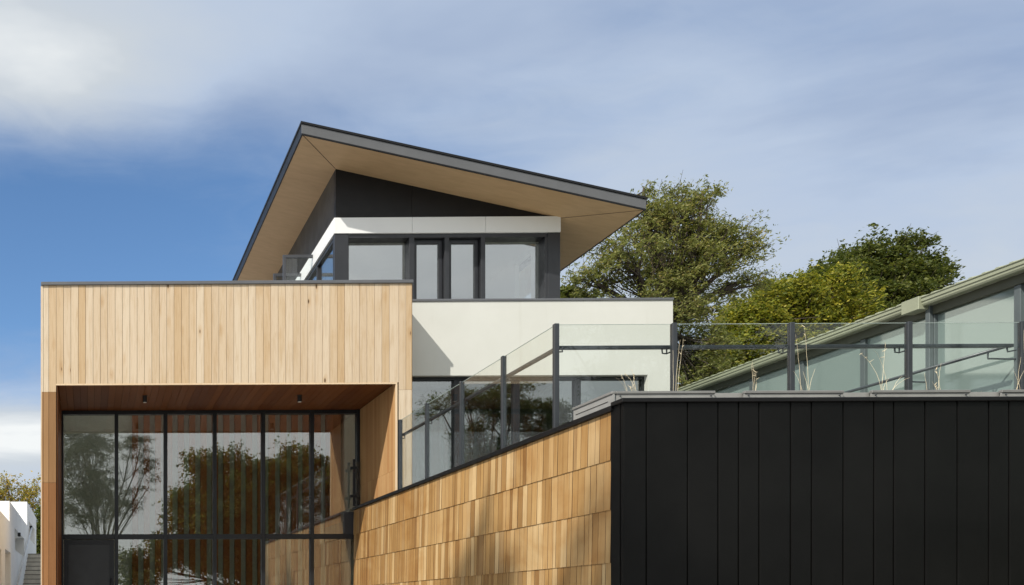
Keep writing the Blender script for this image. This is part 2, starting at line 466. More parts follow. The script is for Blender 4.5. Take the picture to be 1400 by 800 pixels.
# --- ground floor interior
IB = 22.5
it = MB(); CEIL = BTOP - .70
it.box(gx0, gx1 + .03, IB, IB + .15, 0, CEIL)                 # back wall
it.box(gx0 - .1, gx0, YG + .15, IB, 0, CEIL)
it.box(gx1 + .03, gx1 + .13, YG + .31, IB, 0, CEIL)
it.box(gx0, gx1 + .03, YG + .15, SK0, CEIL, CEIL + .015); it.box(gx0, gx1 + .03, SK1, IB, CEIL, CEIL + .015)
it.build('interior_wall', M['inner'], house)
it = MB(); it.box(gx0, UX(462, 19.74), 19.74, 19.86, .02, CEIL); it.build('hall_wall', M['inner_grey'], house)
it = MB(); it.box(gx0, gx1 + .03, YG + .15, IB, .0, .02); it.build('interior_floor', M['floorboards'], house)
it = MB(); it.box(xp + .02, gx1 + .03, YG + .15, IB, TZ + .02, TZ + .32); it.build('landing_slab', M['inner_dark'], house)
sk_ = MB(); sk_.box(BX0 + .25, BX1 - .25, SK0 - .05, SK1 + .05, BTOP - .548, BTOP - .52); sk_.build('added_skylight', M['diffuser'], house)  # unseen translucent panel, added to let soft light onto the slats
sl = MB(); px = 181.0
while px < 462:
    a, b = UX(px, 19.6), UX(px + 8.0, 19.6)
    if px < 452: sl.box(a, b, 19.6, 19.72, .02, CEIL)
    px += 15.6
slat = sl.build('slat_screen', M['slat'], house)
ln = MB(); ln.box(UX(455, 19.3), UX(466, 19.3), 19.3, 19.738, .02, CEIL)
ln.build('timber_column', M['slat'], house)

# --- white rendered middle
WX0, WX1 = BX1 - .15, UX(920, YW)
WTOP = VZ(740, 411.5, YW); WHZ = VZ(740, 513, YW); WJ = UX(885.5, YW)
wm = MB()
holed(wm, 'Y', BX1 + .02, WX1, 0, WTOP, YW, YW + .3, [(BX1 - 1, WJ, TERR, WHZ)])
wm.box(WX1 - .3, WX1, YW + .3, 29, 0, WTOP)
wm.box(BX1 + .02, WX1 - .3, YW + .3, YU + .02, WTOP - .55, WTOP - .4)
wm.build('rendered_wall', M['white'], house)
cp = MB(); cp.box(BX1 + .024, WX1 + .012, YW - .018, YW + .33, WTOP, WTOP + .045)
cp.box(WX1 - .33, WX1 + .012, YW + .33, 29.02, WTOP, WTOP + .045)
cp.build('parapet_cap', M['cap_grey'], house, bevel=.005)
wf = MB(); y0, y1 = YW + .10, YW + .22
mids = [UX(p, y0) for p in (624, 706.5, 790)]
wx0, wx1 = BX1 + .02, WJ
hz = VZ(700, 519.5, y0)
wf.box(wx0, wx1, y0, y1, hz, WHZ + .0)
for m_ in mids: wf.box(m_ - .055, m_ + .055, y0 - .01, y1 - .004, TERR + .1, hz)
wf.box(wx0, wx0 + .05, y0, y1, TERR + .1, hz); wf.box(wx1 - .045, wx1, y0, y1, TERR + .1, hz)
wf.box(wx0, wx1, y0, y1, TERR, TERR + .1)
wfo = wf.build('terrace_window', M['frame'], house, bevel=.004)
xx = [wx0 + .05] + [v for m_ in mids for v in (m_ - .055, m_ + .055)] + [wx1 - .045]
for a, b in zip(xx[0::2], xx[1::2]):
    g = MB(); g.box(a, b, y0 + .05, y0 + .06, TERR + .1, hz); g.build('glass_pane', M['glass_mid'], wfo)
it = MB(); it.box(BX1 + .02, WX1 - .3, 21, 21.1, TERR, WTOP - .6); it.box(BX1 + .02, BX1 + .12, YW + .3, 21, TERR, WTOP - .6)
it.box(BX1 + .12, WX1 - .3, YW + .3, 21, WTOP - .7, WTOP - .6)
it.build('interior_wall', M['inner_dark'], house)
it = MB(); it.box(BX1 + .12, WX1 - .3, YW + .3, 21, TERR, TERR + .02); it.build('interior_floor', M['floorboards'], house)

# --- upper storey
UX0, UX1 = UX(459, YU), UX(765, YU)
UB = 28.0
RXL, RXR = UX(412.5, YR), UX(883.5, YR)
RZL, RZR = VZ(412.5, 183.5, YR), VZ(882, 287, YR)             # underside at the fascia
RT = .265
def soff(x): return RZL + (RZR - RZL) * (x - RXL) / (RXR - RXL)
BT, BB = VZ(600, 298, YU), VZ(600, 319.5, YU)                  # white band
DECK = EYE + 5.35
gb = MB()
def prism(mb, x0, x1, y0, y1, zb, ztop):
    mb.hexa([(x0, y0, zb), (x1, y0, zb), (x1, y1, zb), (x0, y1, zb), (x0, y0, ztop(x0)), (x1, y0, ztop(x1)), (x1, y1, ztop(x1)), (x0, y1, ztop(x0))])
jx = UX(562.5, YU)
zt2 = lambda x: soff(x) + .02
prism(gb, UX0, jx - .003, YU, YU + .15, BT - .02, zt2); prism(gb, jx + .003, UX1, YU, YU + .15, BT - .02, zt2)
gb.build('gable_panel', M['gable'], house)
gs = MB()
prism(gs, UX0, UX0 + .15, YU + .153, UB, BT - .02, zt2)
prism(gs, UX1 - .15, UX1, YU + .153, UB, BT - .16, zt2)
gs.box(UX0, UX1, UB, UB + .15, DECK, BT)
gs.build('side_panel', M['gable_soffit_sheen'], house)
bd = MB(); e = .05
jb = [UX0 - e, UX(562.5, YU), UX(662.5, YU), UX1 + .004]
for a, b in zip(jb[:-1], jb[1:]): bd.box(a + .003, b - .003, YU - e, YU + .1, BB, BT)
yy = YU + .1
while yy < UB:
    bd.box(UX0 - e, UX0 + .1, yy + .003, min(yy + 2.4, UB), BB, BT); yy += 2.4
bd.build('white_band', M['band'], house, bevel=.003)
# front windows
yq = YU - .01
pw = [UX(p, YU) for p in (476.5, 559, 566, 607.5, 613.5, 657, 663, 744.5)]
ff = MB()
ff.box(UX0 - .03, pw[0] - .012, yq - .02, yq + .12, DECK, BB - .003)                  # wide corner panel
ff.build('corner_panel', M['frame_up'], house, bevel=.004)
ff = MB(); ff.box(pw[7] + .06, UX1, yq - .02, yq + .12, DECK, BB - .003)
ff.build('corner_panel', M['frame_up'], house, bevel=.004)
fw = MB(); HZ = VZ(600, 325, YU)
fw.box(pw[0] - .012, pw[7] + .06, yq, yq + .28, HZ, BB - .003)
for a, b in ((pw[0] - .012, pw[0]), (pw[1], pw[2]), (pw[3], pw[4]), (pw[5], pw[6]), (pw[7], pw[7] + .06)):
    fw.box(a, b, yq - .012, yq + .28, DECK, HZ)
upf = fw.build('upper_window', M['frame_up'], house, bevel=.004)
for a, b in ((pw[0], pw[1]), (pw[6], pw[7])):
    g = MB(); g.box(a, b, yq + .20, yq + .21, DECK + .1, HZ); g.build('glass_pane', M['glass_up'], upf)
    g = MB(); g.box(a, b, yq + .002, yq + .28, DECK, DECK + .1); g.build('sill', M['frame_up'], upf)
for a, b in ((pw[2], pw[3]), (pw[4], pw[5])):
    c_ = MB(); s_ = .085; yd = yq + .09
    a2, b2 = a + .008, b - .008
    c_.box(a2, a2 + s_, yd + .01, yd + .085, DECK + .02, HZ - .008); c_.box(b2 - s_, b2, yd + .01, yd + .085, DECK + .02, HZ - .008)
    c_.box(a2 + s_, b2 - s_, yd + .012, yd + .083, HZ - .008 - s_, HZ - .008); c_.box(a2 + s_, b2 - s_, yd + .012, yd + .083, DECK + .02, DECK + .2)
    cs = c_.build('glazed_door', M['frame_up'], house, bevel=.004)
    g = MB(); g.box(a2 + s_, b2 - s_, yd + .045, yd + .055, DECK + .2, HZ - .008 - s_); g.build('glass_pane', M['glass_up'], cs)
    h = MB(); h.tube([(b2 - .05, yd + .01, DECK + 1.0), (b2 - .05, yd - .05, DECK + 1.0), (b2 - .05, yd - .05, DECK + 1.14)], .012, 8); h.build('handle', M['steel'], cs)
# left side windows
sw = MB(); X1_ = UX0 - .008
ys = [YU + .15, 20.5, 21.02, 22.2, 24.0, 26.0, UB]
sw.box(X1_, X1_ + .12, YU + .112, UB, BB - .10, BB - .003)
for yv in (YU + .13, 21.05, 22.4, 24.2, 26.0, UB - .06): sw.box(X1_ + .002, X1_ + .118, yv, yv + .08, DECK, BB - .10)
sw.box(X1_ + .002, X1_ + .118, YU + .21, UB - .06, DECK, DECK + .1)
swo = sw.build('side_window', M['frame_up'], house, bevel=.004)
for a, b in zip((YU + .21, 21.13, 22.48, 24.28, 26.08), (21.05, 22.4, 24.2, 26.0, UB - .06)):
    g = MB(); g.box(X1_ + .055, X1_ + .065, a, b, DECK + .1, BB - .10); g.build('glass_pane', M['glass_up'], swo)
rw = MB(); holed(rw, 'X', YU + .12, UB, DECK, BT - .165, UX1 - .15, UX1 - .004, [(20.25, 22.9, DECK + .5, BB - .12)]); rw.build('side_wall', M['gable'], house)
rw = MB()
for (ya, yb, za, zb) in ((20.25, 20.33, DECK + .5, BB - .12), (22.82, 22.9, DECK + .5, BB - .12), (21.5, 21.58, DECK + .58, BB - .2), (20.33, 22.82, DECK + .5, DECK + .58), (20.33, 22.82, BB - .2, BB - .12)): rw.box(UX1 - .12, UX1 - .04, ya, yb, za, zb)
swf = rw.build('side_window', M['frame_up'], house)
for a, b in ((20.33, 21.5), (21.58, 22.82)):
    g = MB(); g.box(UX1 - .085, UX1 - .075, a, b, DECK + .58, BB - .2); g.build('glass_pane', M['glass_up'], swf)
iu = MB()
iu.box(UX0 + .15, UX1 - .152, 23.6, 23.7, DECK, BT - .1); iu.box(UX0 + .15, UX1 - .152, YU + .15, 23.6, BB + .02, BB + .08)
holed(iu, 'X', YU + .15, 23.6, DECK, BB + .02, UX1 - .25, UX1 - .152, [(20.25, 22.9, DECK + .5, BB - .12)]); iu.box(UX(690, 21.5), UX(696, 21.5), 21.0, 23.6, DECK, BB + .02)
iu.build('interior_wall', M['inner_white'], house)
iu = MB(); iu.box(UX0 + .15, UX1 - .252, YU + .12, 23.6, DECK - .05, DECK); iu.build('interior_floor', M['floorboards'], house)
# glass screens standing out from the side wall
for (pa, pb, ya) in ((387, 428, 348), (374, 412, 373.5)):
    xw = UX0 - e; Ys = YX(pb, xw); zt_ = ZX(pb, ya, xw); xo = UX(pa, Ys)
    q = MB(); t_ = .075
    q.box(xo, xw - .002, Ys, Ys + .05, zt_ - t_, zt_); q.box(xo, xo + t_, Ys, Ys + .05, DECK, zt_ - t_)
    q.box(xo + t_, xw - .002, Ys + .002, Ys + .048, DECK + .1, DECK + .18)
    s_ = q.build('glass_screen', M['steel'], house, bevel=.004)
    g = MB(); g.box(xo + t_, xw - .01, Ys + .02, Ys + .03, DECK + .18, zt_ - t_); g.build('glass_pane', M['glass_bal'], s_)
# roof slab
RB = 30.5
rm = MB()
def slab(mb, x0, x1, y0, y1, zo0, zo1):
    mb.hexa([(x0, y0, soff(x0) + zo0), (x1, y0, soff(x1) + zo0), (x1, y1, soff(x1) + zo0), (x0, y1, soff(x0) + zo0),
             (x0, y0, soff(x0) + zo1), (x1, y0, soff(x1) + zo1), (x1, y1, soff(x1) + zo1), (x0, y1, soff(x0) + zo1)])
slab(rm, RXL + .03, RXR - .03, YR + .03, RB - .03, .03, RT - .01)
roof = rm.build('roof', M['roofcap'], house)
fm = MB(); slab(fm, RXL, RXR, YR, YR + .028, .02, RT - .048)
fm.build('fascia', M['fascia'], roof, bevel=.003)
fm = MB(); slab(fm, RXL, RXL + .028, YR + .03, RB, .0, RT - .03); slab(fm, RXR - .028, RXR, YR + .03, RB, 0, RT - .03); slab(fm, RXL + .03, RXR - .03, RB - .028, RB, 0, RT - .03)
fm.build('barge_board', M['roofcap'], roof)
fm = MB(); slab(fm, RXL - .02, RXR + .02, YR - .02, RB + .02, RT - .045, RT)
fm.build('roof_edge_cap', M['roofcap'], roof)
fm = MB(); slab(fm, RXL, RXR, YR, YR + .028, -.006, .018)
fm.build('drip_edge', M['roofcap'], roof)
fm = MB(); slab(fm, RXL + .03, RXR - .03, YR + .03, RB - .03, .004, .026)
sof = fm.build('ply_soffit', M['ply'], roof)
jm = MB()
def strip(xa, ya, xb, yb, w_):
    v = Vector((xb - xa, yb - ya)).normalized(); n_ = Vector((-v.y, v.x)) * w_ / 2
    P = [(xa + n_.x, ya + n_.y), (xb + n_.x, yb + n_.y), (xb - n_.x, yb - n_.y), (xa - n_.x, ya - n_.y)]
    jm.hexa([(x, y, soff(x) + .001) for x, y in reversed(P)] + [(x, y, soff(x) + .0035) for x, y in reversed(P)])
strip(RXL + .03, YR + .03, UX0 - .01, YU - .01, .012)
jm.build('soffit_joint', M['membrane'], sof); jm = MB()
strip(RXR - .03, YR + .03, UX1 + .01, YU - .01, .010)
jm.build('soffit_joint', M['membrane'], sof)
# rainwater spout at the low side
dp = MB(); xx_ = UX1 + .004
dp.tube([(xx_ + .05, YU + .35, DECK), (xx_ + .05, YU + .35, EYE + 7.35), (xx_ + .02, YU + .35, EYE + 7.5), (xx_ + .10, YU + .35, EYE + 7.62)], .04, 8)
dp.build('downpipe', M['frame'], house, smooth=True)

# soffit lights
for i, (px, lab) in enumerate(((198, 'small black cylinder downlight under the timber soffit above the second glass bay'), (409.5, 'small black cylinder downlight under the timber soffit nearest the sunlit reveal'))):
    y_ = 16.9; x_ = UX(px, y_); z_ = FASC_B + .022
    t = thing('downlight', (x_, y_, z_), lab, 'light', 'downlights under the porch soffit')
    b = MB(); b.tube([(x_, y_, z_ - .008), (x_, y_, z_ - .125)], .042, 20); b.build('lamp_housing', M['lampblack'], t, bevel=.004)
    b = MB(); b.tube([(x_, y_, z_), (x_, y_, z_ - .0075)], .052, 20); b.build('mounting_plate', M['lampblack'], t)
    b = MB(); b.tube([(x_, y_, z_ - .1255), (x_, y_, z_ - .131)], .032, 16); b.build('lens', M['mount'], t)

# framed picture on the interior back wall right of the column
px0, px1 = UX(474, IB - .02), UX(486, IB - .02)
pz0, pz1 = VZ(480, 668, IB), VZ(480, 640, IB)
t = thing('framed_picture', ((px0 + px1) / 2, IB - .03, pz0), 'small framed print on the pale wall behind the last glass bay', 'picture')
b = MB(); f_ = .03
b.box(px0, px1, IB - .04, IB - .002, pz0, pz0 + f_).box(px0, px1, IB - .04, IB - .002, pz1 - f_, pz1).box(px0, px0 + f_, IB - .04, IB - .002, pz0 + f_, pz1 - f_).box(px1 - f_, px1, IB - .04, IB - .002, pz0 + f_, pz1 - f_)
b.build('picture_frame', M['lampblack'], t)
b = MB(); b.box(px0 + f_, px1 - f_, IB - .02, IB - .004, pz0 + f_, pz1 - f_); b.build('mount_board', M['mount'], t)
b = MB(); b.box(px0 + .07, px1 - .07, IB - .024, IB - .0205, pz0 + .1, pz1 - .1); b.build('print', M['picture'], t)

# short glass guard at the end of the cedar wall, against the glazing
gy = YG - .12; gxp = UX(484, gy); gt = VZ(484, 628, gy)
WT2 = WALL_TOP + .075
t = thing('glass_guard', (gxp, gy, WT2), 'short glass guard with one clamped post at the far end of the cedar wall', 'railing')
b = MB(); b.box(gxp - .022, gxp + .022, gy - .02, gy + .02, WT2, gt); b.build('post', M['frame'], t)
for zc in (gt - .18, WT2 + .2):
    b = MB(); b.box(gxp - .075, gxp + .05, gy - .028, gy + .028, zc - .028, zc + .028); b.build('clamp', M['frame'], t)
b = MB(); b.box(gxp + .03, PXR - .02, gy - .006, gy + .006, WT2 + .03, gt - .05); b.build('glass_panel', M['glass_bal'], t)

# ------------------------------------------------------------------ long cedar retaining wall
tw = thing('cedar_wall', (XS, 9.2, 0), 'long cedar clad retaining wall of four shingled board rows rising from the porch to the black wall', 'wall')
c = MB()
zrow = [WALL_TOP, ZX(835, 627.5, XS), ZX(835, 695.6, XS), ZX(835, 768, XS)]
while zrow[-1] > .4: zrow.append(zrow[-1] - .54)
zrow.append(0.0)
YE = YG - .03
for r_ in range(len(zrow) - 1):
    z1, z0 = zrow[r_], zrow[r_ + 1]
    y = 9.205 + random.uniform(-.03, 0)
    while y < YE:
        wd = random.choice((.065, .085, .11, .11, .13, .135, .135))
        ya, yb = max(9.202, y) + .0030, min(y + wd, YE) - .0030
        y += wd
        if yb - ya < .01: continue
        j = random.uniform(0, .004); kick = .011
        xa, xb = XS + .006 + j * .5, XS + .006 - kick + j      # top set back, foot kicked out
        zb_ = z0 - .012 + random.uniform(-.0012, .0012)
        if z0 <= 0: zb_ = .0
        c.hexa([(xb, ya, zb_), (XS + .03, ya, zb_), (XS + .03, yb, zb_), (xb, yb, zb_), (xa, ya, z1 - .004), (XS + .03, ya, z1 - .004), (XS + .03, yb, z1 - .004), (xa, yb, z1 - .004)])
        c.m[-4] = 1; c.m[-2] = 1                               # shade of the gaps, painted dark on the board sides
c.build('cladding', [M['cedar_wall'], M['cedar_gap_shade']], tw)
c = MB(); c.box(XS + .031, PXR - .004, 9.2, YE, 0, WALL_TOP - .001); c.build('wall_core', M['membrane'], tw)
c = MB(); c.box(XS - .028, PXR - .003, 9.16, YG - .03, WALL_TOP, WALL_TOP + .055); c.build('coping', M['black_cap'], tw, bevel=.004)

# ------------------------------------------------------------------ black clad wall in front
YB = YX(852, XS)
bw = thing('black_wall', (XS, YB, 0), 'black wall of upright metal panels of uneven width with a flat black coping', 'wall')
joints = [852, 883.9, 940.2, 982, 1010, 1038, 1081, 1109.7, 1153, 1195, 1222, 1264.8, 1309, 1352, 1379.6, 1424, 1466, 1494, 1522, 1565, 1609, 1637, 1680, 1722, 1751, 1796, 1846]
BWT = VZ(1000, 550, YB)
c = MB(); bx = [UX(p, YB) for p in joints]
gp = .005
for a, b in zip(bx[:-1], bx[1:]):
    # tray panel with turned edges
    x0, x1 = a + gp, b - gp; d_ = .022
    for (u0, u1, dy0, dy1) in ((x0, x0 + .010, .004, 0), (x0 + .010, x1 - .010, 0, 0), (x1 - .010, x1, 0, .004)):
        c.hexa([(u0, YB + dy0, 0), (u1, YB + dy1, 0), (u1, YB + .05, 0), (u0, YB + .05, 0), (u0, YB + dy0, BWT), (u1, YB + dy1, BWT), (u1, YB + .05, BWT), (u0, YB + .05, BWT)])
c.box(XS, XS + .03, YB + .056, 9.198, 0, BWT - .001)
c.build('metal_panel_cladding', M['black_clad'], bw)
c = MB(); c.box(XS + .031, bx[-1], YB + .051, 9.29, 0, BWT - .02); c.build('wall_core', M['membrane'], bw)
c = MB()
zA, zB = BWT, VZ(1000, 543.5, YB - .03)
c.box(XS - .03, bx[-1] + .03, YB - .035, 9.155, zA, zB)
c.build('coping', M['black_cap'], bw, bevel=.005)

# ------------------------------------------------------------------ planters behind the coping
XA = 13.0
pz1_ = VZ(1080, 532.5, 9.35)
PT = TERR
kz = VZ(1000, 538, 9.46)
b = MB(); b.box(XS + .36, XA - .1, 9.44, 9.56, TERR + .003, kz)
tag(b.build('planter_kerb', M['planter']), kind='structure')
b = MB(); b.box(XS + .36, XA - .1, 9.561, 10.2, TERR + .003, kz - .03)
tag(b.build('planter_soil', M['soil']), kind='structure')
def edging(x0, x1, y0, lab):
    t = thing('planter_edging', ((x0 + x1) / 2, y0, PT), lab, 'planter edge', 'grey metal planter edges behind the black coping')
    b = MB(); b.box(x0, x1, y0 + .012, y0 + .030, PT, pz1_ - .03); b.build('upstand', M['planter'], t)
    b = MB(); b.box(x0 - .004, x1 + .004, y0, y0 + .042, pz1_ - .03, pz1_); b.build('rolled_lip', M['planter_lip'], t, bevel=.004)
    for xx in (x0 + .04, x1 - .04):
        b = MB(); b.tube([(xx, y0 - .002, pz1_ - .05), (xx, y0 + .013, pz1_ - .05)], .007, 8); b.build('screw', M['steel'], t)
PY0 = 9.39
edging(UX(842, PY0) + .012, UX(978, PY0), PY0, 'grey metal planter edge at the black corner, under the first balustrade bay')
edging(UX(1019, PY0), UX(1154, PY0), PY0, 'grey metal planter edge below the balustrade post in front of the trees')
edging(UX(1193, PY0), UX(1327, PY0), PY0, 'grey metal planter edge with the arching straw grass above')
edging(UX(1371, PY0), UX(1505, PY0), PY0, 'grey metal planter edge cut off by the right side of the view')
xl_ = UX(842, PY0) - .03
t = thing('planter_edging', (xl_, 9.8, PT), 'short grey metal planter edge with dark slots running back along the cedar wall', 'planter edge', 'grey metal planter edges behind the black coping')
b = MB(); b.box(xl_, xl_ + .02, PY0 + .002, 10.15, PT, pz1_ - .03); b.build('upstand', M['planter'], t)
b = MB(); b.box(xl_ - .012, xl_ + .034, PY0, 10.16, pz1_ - .03, pz1_); b.build('rolled_lip', M['planter_lip'], t, bevel=.004)
for zz in (pz1_ - .09, pz1_ - .15):
    b = MB(); b.box(xl_ - .004, xl_ - .0005, 9.48, 10.1, zz - .006, zz); b.build('slot', M['membrane'], t)

# ------------------------------------------------------------------ straw grasses
def tuft(px, py_top, n, spread, lab, seed, y_=9.68, arch=.5):
    rnd = random.Random(seed); x_ = UX(px, y_); z0 = kz - .03
    H = VZ(px, py_top, y_) - z0
    b = MB()
    for i in range(n):
        if i and rnd.random() < .35: continue
        h_ = H * rnd.uniform(.4, 1.0) if i else H
        dx = rnd.uniform(-1, 1) * spread; dy = rnd.uniform(-.3, .3) * spread
        ox = rnd.uniform(-.05, .05); oy = rnd.uniform(-.06, .06)
        pts = []
        for k in range(9):
            u = k / 8
            pts.append((x_ + ox + dx * u ** 1.8 + rnd.uniform(-.004, .004), y_ + oy + dy * u ** 1.8, z0 + h_ * (u - (arch * abs(dx) / max(H, .01)) * u ** 3)))
        b.tube(pts, [.0021 * (1 - .6 * k / 8) for k in range(9)], 4)
        if rnd.random() < .3:                                   # seed head
            for q in range(5):
                e_ = Vector(pts[-1 - q // 2]); 
                b.tube([e_, e_ + Vector((rnd.uniform(-.03, .03), rnd.uniform(-.02, .02), rnd.uniform(-.01, .035)))], [.003, .0015], 4)
    o = b.build('straw_grass', M['straw'])
    o.data.transform(Matrix.Translation((-x_, -y_, -z0))); o.location = (x_, y_, z0)
    tag(o, lab, 'grass tuft', 'dry grasses in the planters')
tuft(866, 504, 9, .16, 'low pale grass tuft before the right end of the terrace window', 1)
tuft(925, 462, 6, .07, 'upright straw stems beside the balustrade post at the white wall corner', 2)
tuft(1036, 492, 5, .07, 'thin straw stems left of the balustrade post in front of the trees', 3)
tuft(1102, 446, 9, .11, 'tallest upright straw grass, reaching above the handrail under the sage eave', 4)
tuft(1208, 460, 10, .34, 'arching fan of straw grass in front of the sloping handrail', 5, arch=.75)
tuft(1279, 494, 6, .08, 'short straw tuft in front of the annex downpipe', 6)
tuft(1393, 452, 8, .12, 'straw grass at the right edge beside the last post', 7)
tuft(1352, 531, 6, .09, 'tiny flattened straw tuft in the gap between the two right troughs', 8)

# ------------------------------------------------------------------ glass balustrade
XBL = XS + .095
YBL = YX(760, XBL)
BT_ = ZX(760, 443, XBL)
bl = thing('glass_balustrade', (XBL, YBL, WALL_TOP), 'frameless glass balustrade with slate grey posts running along the cedar wall and across the terrace', 'railing')
cb = WALL_TOP + .056
sidep = [YX(p, XBL) for p in (547.5, 584, 631.5, 688.5, 760)]
frontp = [UX(p, YBL) for p in (921, 1081.5, 1242, 1397, 1506, 1612)]
for y in sidep:
    b = MB(); b.box(XBL - .028, XBL + .028, y - .027, y + .027, cb, BT_); b.build('post', M['post'], bl, bevel=.004)
    
for x in frontp:
    b = MB(); b.box(x - .027, x + .027, YBL - .027, YBL + .027, TERR, BT_); b.build('post', M['post'], bl, bevel=.004)
gt_ = BT_ - .012
for ya, yb in zip(sidep[1:], sidep[:-1]):
    b = MB(); b.box(XBL - .006, XBL + .006, ya + .034, yb - .034, cb + .02, gt_); gp_ = b.build('glass_panel', M['glass_bal'], bl)
    b = MB(); b.box(XBL - .006, XBL + .006, ya + .034, yb - .034, gt_ + .0005, gt_ + .0035); b.build('polished_edge', M['glass_edge'], gp_)
fx = [XBL] + frontp
for xa, xb in zip(fx[:-1], fx[1:]):
    b = MB(); b.box(xa + .034, xb - .034, YBL - .006, YBL + .006, TERR + .05, gt_); gp_ = b.build('glass_panel', M['glass_bal'], bl)
    b = MB(); b.box(xa + .034, xb - .034, YBL - .006, YBL + .006, gt_ + .0005, gt_ + .0035); b.build('polished_edge', M['glass_edge'], gp_)
RZ = VZ(1000, 474.5, YBL + .09)
b = MB(); b.box(XBL + .05, UX(1383, YBL + .1), YBL + .07, YBL + .12, RZ - .02, RZ + .02)
b.box(XBL + .05, XBL + .10, YBL + .122, sidep[0] + .1, RZ - .02, RZ + .02)
hr = b.build('handrail', M['post'], bl, bevel=.004)
for x in frontp[:3]:
    b = MB(); b.tube([(x - .02, YBL + .03, RZ - .075), (x - .02, YBL + .095, RZ - .075), (x - .02, YBL + .095, RZ - .02)], .009, 6)
    b.tube([(x - .075, YBL + .095, RZ - .021), (x - .07, YBL + .095, RZ - .07), (x - .02, YBL + .095, RZ - .075)], .009, 6); b.build('rail_bracket', M['post'], hr)
for y in sidep:
    b = MB(); b.tube([(XBL + .03, y, RZ - .075), (XBL + .075, y, RZ - .075), (XBL + .075, y, RZ - .02)], .009, 6); b.build('rail_bracket', M['post'], hr)
b = MB()
xe = UX(1383, YBL + .1)
b.tube([(xe - .06, YBL + .095, RZ - .021), (xe - .05, YBL + .095, RZ - .07), (frontp[3], YBL + .06, RZ - .06)], .010, 6)
b.build('rail_bracket', M['post'], hr)

# ------------------------------------------------------------------ annex with sage eave on the right
XA = 13.0
an = thing('annex', (XA, 12, TERR), 'low annex with pale green glazed panels under a sage metal eave on the right', 'building')
EZ = ZX(1330, 380, XA - .22)      # top of gutter
AZ = ZX(1330, 413, XA)            # top of panels
YA0, YA1 = 3.0, 24.0
b = MB(); b.box(XA + .10, XA + .25, YA0, YA1, TERR, AZ + .05); b.box(XA + .25, XA + 6, YA1 - .2, YA1, TERR, AZ); b.box(XA + .25, XA + 6, YA0, YA0 + .2, TERR, AZ)
b.box(XA + .012, XA + .098, YA0, 9.28, .02, TERR - .002)
b.box(XA + .10, XA + .25, YA0, 9.28, .02, TERR - .002); b.box(XA + .25, XA + 6, YA0, YA0 + .2, .02, TERR - .002)
b.build('annex_wall', M['sage_dark'], an)
pp = [YX(p, XA) for p in (1030, 1099, 1183, 1278.5, 1395.5)]
st = (pp[0] - pp[-1]) / 4
allp = [pp[-1] - st * k for k in range(7, 0, -1)] + pp[::-1] + [pp[0] + st * k for k in range(1, 8)]
allp = [y for y in allp if YA0 < y < YA1]
for y in allp:
    b = MB(); b.box(XA - .05, XA + .095, y - .045, y + .045, TERR, AZ); b.build('mullion', M['annexpost'], an, bevel=.004)
for ya, yb in zip(allp[:-1], allp[1:]):
    b = MB(); b.box(XA + .0, XA + .02, ya + .045, yb - .045, TERR + .05, AZ); b.build('glazed_panel', M['annexglass'], an)
b = MB(); b.box(XA - .07, XA + .10, YA0, YA1, AZ + .003, AZ + .14); b.build('head_beam', M['sage_dark'], an, bevel=.005)
GX = XA + .20
b = MB(); b.box(GX - .30, XA - .072, YA0, YA1, AZ + .143, AZ + .165); b.build('eave_lining', M['sage_dark'], an)
gu = MB(); gz = EZ - .135
prof = [(GX - .28, gz), (GX - .405, gz), (GX - .42, gz + .025), (GX - .42, gz + .06), (GX - .435, gz + .065), (GX - .435, gz + .095), (GX - .425, gz + .10), (GX - .425, EZ - .012), (GX - .44, EZ - .01), (GX - .44, EZ), (GX - .40, EZ), (GX - .28, EZ)]
n = len(prof)
ysg = (YA0 - .1, YA1 + .1)
gu.add([(x, y, z) for y in ysg for x, z in prof], [(i, (i + 1) % n, n + (i + 1) % n, n + i) for i in range(n)] + [tuple(range(n))[::-1], tuple(range(n, 2 * n))])
gut = gu.build('gutter', M['sage'], an)
# corrugated roofing sheets rising away from the eave
rs = MB(); V = []; Fc = []; pit = .19; ny = 0
y = YA0 - .12; xs_ = (GX - .36, XA + 6.2); sl_ = math.tan(R(14))
while y < YA1 + .12:
    for dy, dz in ((0, 0), (.03, .032), (.07, .032), (.10, 0)):
        V.append((y + dy, dz))
    y += pit
npt = len(V)
vs = [(xs_[0], yy_, EZ + .012 + dz) for yy_, dz in V] + [(xs_[1], yy_, EZ + .012 + dz + sl_ * (xs_[1] - xs_[0])) for yy_, dz in V]
vs += [(x_, y_, z_ - .02) for x_, y_, z_ in vs]
fs = []
for i in range(npt - 1):
    fs.append((i, i + 1, npt + i + 1, npt + i)); fs.append((2 * npt + i + 1, 2 * npt + i, 3 * npt + i, 3 * npt + i + 1)); fs.append((i + 1, i, 2 * npt + i, 2 * npt + i + 1))
rs.add(vs, fs); rs.build('corrugated_roof', M['sage'], an)
# rainwater head and pipe
yh = pp[-2]
b = MB(); b.box(GX - .47, GX - .275, yh - .02, yh + .27, gz - .05, EZ + .015); b.build('rain_head', M['sage'], an, bevel=.006)
b = MB(); b.box(XA - .12, XA - .055, yh - .035, yh + .035, TERR, AZ + .14); b.build('downpipe', M['annexpost'], an, bevel=.006)
# wall handrail on the annex
XH = XA - .35
ph = MB(); zr = ZX(1374, 474, XH)
y0_ = YX(1376, XH)
ph.tube([(XH, y0_, zr), (XH, 22, zr)], .024, 8)
hh = ph.build('handrail', M['post'], an, smooth=True)
for y in allp[1:]:
    if y > y0_:
        b = MB(); b.tube([(XH, y + .1, zr - .02), (XH, y + .1, zr - .10), (XA - .05, y + .02, zr - .13)], .012, 6); b.build('rail_bracket', M['post'], hh)

